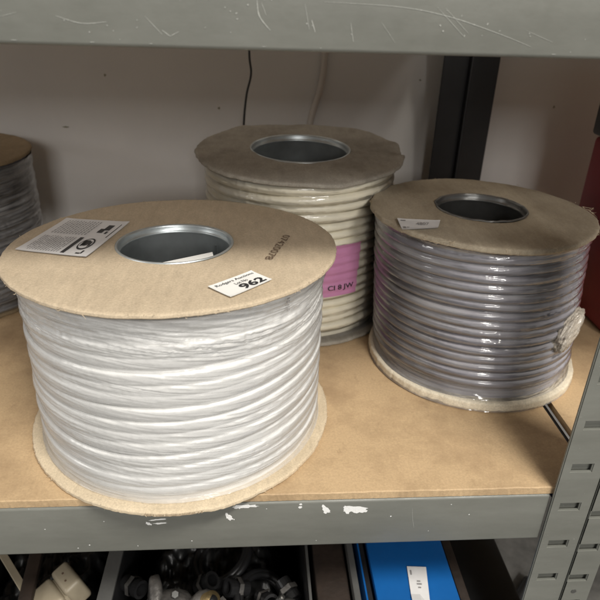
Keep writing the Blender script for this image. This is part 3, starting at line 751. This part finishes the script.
lump('clamp_arm', (.022, .004, .015), (.016, .011, .012), M['cast'], cl, (0, -.5, .6), 4)
V, F = tube([(.026, .006, .018), (.034, .000, .030)], .0085, 18); rg = mesh_obj('ring', V, F, M['brass'], cl, True)
V, F = tube([(.0341, -.0001, .0300), (.0343, -.0003, .0306)], .0050, 16); mesh_obj('ring_hole', V, F, M['black_plastic'], cl, True)
for (x, y, z) in ((-.012, -.012, .031), (.006, -.018, .025), (-.016, -.022, .014), (.000, .004, .034)):
    bm = bmesh.new(); bmesh.ops.create_cone(bm, cap_ends=True, segments=6, radius1=.0036, radius2=.0033, depth=.006, matrix=Matrix.Translation((x, y, z)) @ Matrix.Rotation(.5, 4, 'X')); bm_obj('bolt', bm, M['dark_tube'], cl)
V, F = tube(spline([(-.012, -.02, .014), (-.022, -.022, .002), (-.020, -.018, -.015)], 8), .0022, 8); mesh_obj('clamp_rod', V, F, M['galv'], cl, True)
# misc dark parts with dull highlights
def fitting():
    o = empty('pipe_fitting')
    bm = bmesh.new()
    V, F = revolve([(.0052, -.011), (.0078, -.011), (.0078, -.003), (.0068, -.002), (.0068, .004), (.0088, .005), (.0088, .012), (.0060, .012), (.0052, -.011)], 20); mesh_obj('fitting_body', V, F, M['black_plastic'], o, False)
    bmesh.ops.create_cone(bm, cap_ends=False, segments=6, radius1=.0102, radius2=.0102, depth=.005, matrix=Matrix.Translation((0, 0, .0005))); bm_obj('hex_nut', bm, M['cast'], o)
    return o
def hoseclip():
    o = empty('hose_clip')
    V, F = revolve([(.0150, -.0045), (.0156, -.0045), (.0156, .0045), (.0150, .0045), (.0150, -.0045)], 40); mesh_obj('band', V, F, M['dark_tube'], o, True)
    bm = bmesh.new(); box(bm, .0150, .0215, -.0055, .0055, -.0050, .0050, .0012, 2); bm_obj('screw_housing', bm, M['dark_tube'], o, True, .6)
    V, F = tube([(.0185, -.0105, 0), (.0185, .0060, 0)], .0026, 12); mesh_obj('screw', V, F, M['cast'], o, True)
    return o
def clone(o):
    c = o.copy(); C.objects.link(c)
    for ch in o.children: d = ch.copy(); C.objects.link(d); d.parent = c
    return c
protos = [fitting(), hoseclip()]; rq = random.Random(12)
spots = [(.020, .078, 0, 'small black pipe fitting nearest the grey rim of the crate'), (.034, .050, 1, 'dark steel hose clip left of the metal clamp'), (.104, .050, 0, 'small black pipe fitting just right of the brass ring'),
         (.122, .074, 0, 'small black pipe fitting behind the others in the middle of the grey rimmed crate'), (.132, .045, 1, 'dark steel hose clip among the fittings right of the brass ring'), (.150, .058, 0, 'small black pipe fitting at the right of the grey rimmed crate'),
         (.172, .070, 0, 'small black pipe fitting in the far right corner of the grey rimmed crate'), (.172, .042, 1, 'dark steel hose clip against the right wall of the grey rimmed crate'), (.090, .080, 0, 'small black pipe fitting behind the metal clamp')]
used = [False, False]
for x, y, k, lab in spots:
    o = protos[k] if not used[k] else clone(protos[k]); used[k] = True
    o.location = (x, y, -.193+rq.uniform(-.006, .004)); o.rotation_euler = (rq.uniform(.2, 1.9), rq.uniform(-.8, .8), rq.uniform(0, 6)); o.scale = (1, 1, 1) if k == 0 else (.72, .72, .72)
    tag(o, lab, ['pipe fitting', 'hose clip'][k], ['pipe fittings in the crate', 'hose clips in the crate'][k])
V, F = tube([(.006, -.02, -.012), (.048, -.014, -.010)], .0015, 8); o = mesh_obj('metal_rod', V, F, M['dark_tube'], None, True); o.location = (.112, .05, -.18); tag(o, 'thin dark metal rod lying across the contents of the grey crate', 'rod')
def sack(c, s, seed, label):
    bm = bmesh.new(); bmesh.ops.create_grid(bm, x_segments=90, y_segments=90, size=1)
    for v in bm.verts:
        x, y = v.co.x*s[0], v.co.y*s[1]; p = Vector((x*38, y*38, seed))
        h = s[2]*(1-max(abs(v.co.x), abs(v.co.y))**8)+.016*mnoise.noise(p*.8)+.010*(1-2*abs(mnoise.noise(p*1.9)))+.004*(1-2*abs(mnoise.noise(p*4)))
        v.co = Vector((x, y, h))
    r = bmesh.ops.extrude_edge_only(bm, edges=[e for e in bm.edges if len(e.link_faces) == 1])
    for g in r['geom']:
        if isinstance(g, bmesh.types.BMVert): g.co.z = 0
    o = bm_obj('bin_bag', bm, M['bag'], None, True); o.location = c; return tag(o, label, 'bag')
sack((.0975, .10, FZ+.006), (.085, .15, .165), 2, 'crumpled black plastic bag filling the grey rimmed crate under the metal parts')
sack((-.0805, .10, FZ+.006), (.066, .15, .150), 5, 'crumpled black plastic bag under the cream plug adapter')
bag = tag(lump('cloth_bag', (.150, .020, -.235), (.030, .035, .018), M['brown_wood'], None, (0, .1, .4), 9, .35, 4), 'dark brown crumpled bag at the bottom of the grey crate', 'bag')
# cream plug adapter
ad = tag(empty('plug_adapter', (-.0480, .060, -.172)), 'cream plastic plug adapter lying tilted in the black crate at lower left', 'adapter')
ad.rotation_euler = (.30, -.12, math.radians(-50)); ad.scale = (.88, .88, .88)
bm = bmesh.new(); box(bm, -.020, .020, -.034, .004, -.030, .001, .0045, 3); bm_obj('adapter_body', bm, M['cream_plastic'], ad, True, .7)
bm = bmesh.new(); box(bm, -.0195, .0195, .006, .026, -.028, .004, .0045, 3); bm_obj('adapter_head', bm, M['cream_plastic'], ad, True, .7)
bm = bmesh.new(); box(bm, -.017, .017, .002, .008, -.026, -.005, .001, 2); bm_obj('neck', bm, M['cream_plastic'], ad, True, .7)
for (x, y) in ((.006, -.018), (-.004, .016), (.007, .014)):
    bm = bmesh.new(); bmesh.ops.create_cone(bm, cap_ends=True, segments=12, radius1=.0011, radius2=.0011, depth=.0006, matrix=Matrix.Translation((x, y, .0014 if y < 0 else .0044))); bm_obj('screw_hole', bm, M['brown_ink'], ad)
# brown batten and a pale strip at far left
bm = bmesh.new(); box(bm, -.006, .006, -.09, .09, -.004, .004, .001, 2); o = bm_obj('wood_batten', bm, M['brown_wood'], None, True, .6); o.location = (-.072, .07, -.172); o.rotation_euler = (.05, 0, math.radians(6)); tag(o, 'dark reddish brown wooden strip left of the cream plug adapter', 'batten')
bm = bmesh.new(); box(bm, -.0035, .0035, -.04, .04, -.0008, .0008, .0003, 1); o = bm_obj('pale_tie', bm, M['cream_plastic'], None, True, .6); o.location = (-.101, .092, -.170); o.rotation_euler = (.1, 0.2, math.radians(42)); tag(o, 'narrow pale plastic strip in the bottom left corner', 'strip')
V, F = tube(spline([(-.1, .02, -.19), (-.085, .04, -.181), (-.065, .03, -.180), (-.05, .0, -.185)], 10), .0045, 10); tag(mesh_obj('dark_cable', V, F, M['dark_pvc'], None, True), 'thick dark cable end beside the wooden strip at lower left', 'cable')
# folders / boxes standing between crate and blue box
def slabbox(name, x0, x1, y0, y1, z0, z1, mat, label, cat, rot=0, bev=.001, part=None):
    bm = bmesh.new(); cx, cy = (x0+x1)/2, (y0+y1)/2; box(bm, x0-cx, x1-cx, y0-cy, y1-cy, 0, z1-z0, bev, 2)
    o = bm_obj(name, bm, mat, None, True, .6); o.location = (cx, cy, z0); o.rotation_euler = (0, rot, 0); tag(o, label, cat); return o
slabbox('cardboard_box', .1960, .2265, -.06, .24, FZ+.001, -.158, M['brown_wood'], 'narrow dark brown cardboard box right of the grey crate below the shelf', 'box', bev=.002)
slabbox('cardboard_sheet', .2285, .2345, -.06, .22, FZ+.001, -.150, M['crate_grey'], 'grey sheet standing on edge between brown box and blue box', 'sheet')
slabbox('folder', .2368, .2388, -.06, .22, FZ+.001, -.152, M['blue'], 'thin dark blue folder on edge left of the blue box', 'folder', rot=.01)
slabbox('divider', .2405, .2465, -.06, .22, FZ+.001, -.156, M['black_plastic'], 'thin black panel standing against the left side of the blue box', 'panel')
bb = tag(empty('blue_box', (.2870, .08, FZ)), 'bright blue box with a small white paper label on its lid below the shelf', 'box')
bm = bmesh.new(); box(bm, -.0365, .0340, -.16, .14, .001, -.158-FZ, .002, 2); bm_obj('box_body', bm, M['blue'], bb, True, .6)
bm = bmesh.new(); box(bm, -.0385, .0365, -.162, .142, -.1575-FZ, -.150-FZ, .0015, 2); bm_obj('lid', bm, M['blue'], bb, True, .6)
pc = [(-.0045, -.0265), (.0135, -.0280), (.0080, -.0640), (-.0080, -.0630)]
V = []; F = []
for i in range(5):
    for j in range(6):
        p = quadmap([(*c, 0) for c in pc], i/4, j/5); V.append((p.x, p.y, -.1497-FZ+.0010+(.0018 if j == 5 else 0)*(i < 3)))
for i in range(4):
    for j in range(5): a = i*6+j; F.append((a, a+1, a+7, a+6))
lb = mesh_obj('paper_label', V, F, M['paper_grey'], bb); md = lb.modifiers.new('s', 'SOLIDIFY'); md.thickness = .0003
fb = lambda u, v: (lambda p: Vector((p.x, p.y, -.1497-FZ+.0014)))(quadmap([(*c, 0) for c in pc], u, v))
lettering('lettering', fb, [], M['grey_ink'], lb, [rect(.42, .42, .60, .46), rect(.40, .5, .66, .54), rect(.45, .6, .6, .64), rect(.12, .12, .2, .26)])
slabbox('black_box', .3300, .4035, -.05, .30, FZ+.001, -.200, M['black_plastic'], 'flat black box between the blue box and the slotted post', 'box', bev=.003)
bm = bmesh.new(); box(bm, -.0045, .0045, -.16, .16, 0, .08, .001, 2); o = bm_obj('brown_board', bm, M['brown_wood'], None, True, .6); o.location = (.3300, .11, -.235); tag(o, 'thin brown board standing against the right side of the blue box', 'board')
V, F = tube(spline([(.47, -.02, FZ+.006), (.455, .08, FZ+.006), (.47, .16, FZ+.006), (.52, .22, FZ+.006)], 12), .006, 10); tag(mesh_obj('floor_cable', V, F, M['black_plastic'], None, True), 'thick black cable on the grey concrete floor right of the post', 'cable')
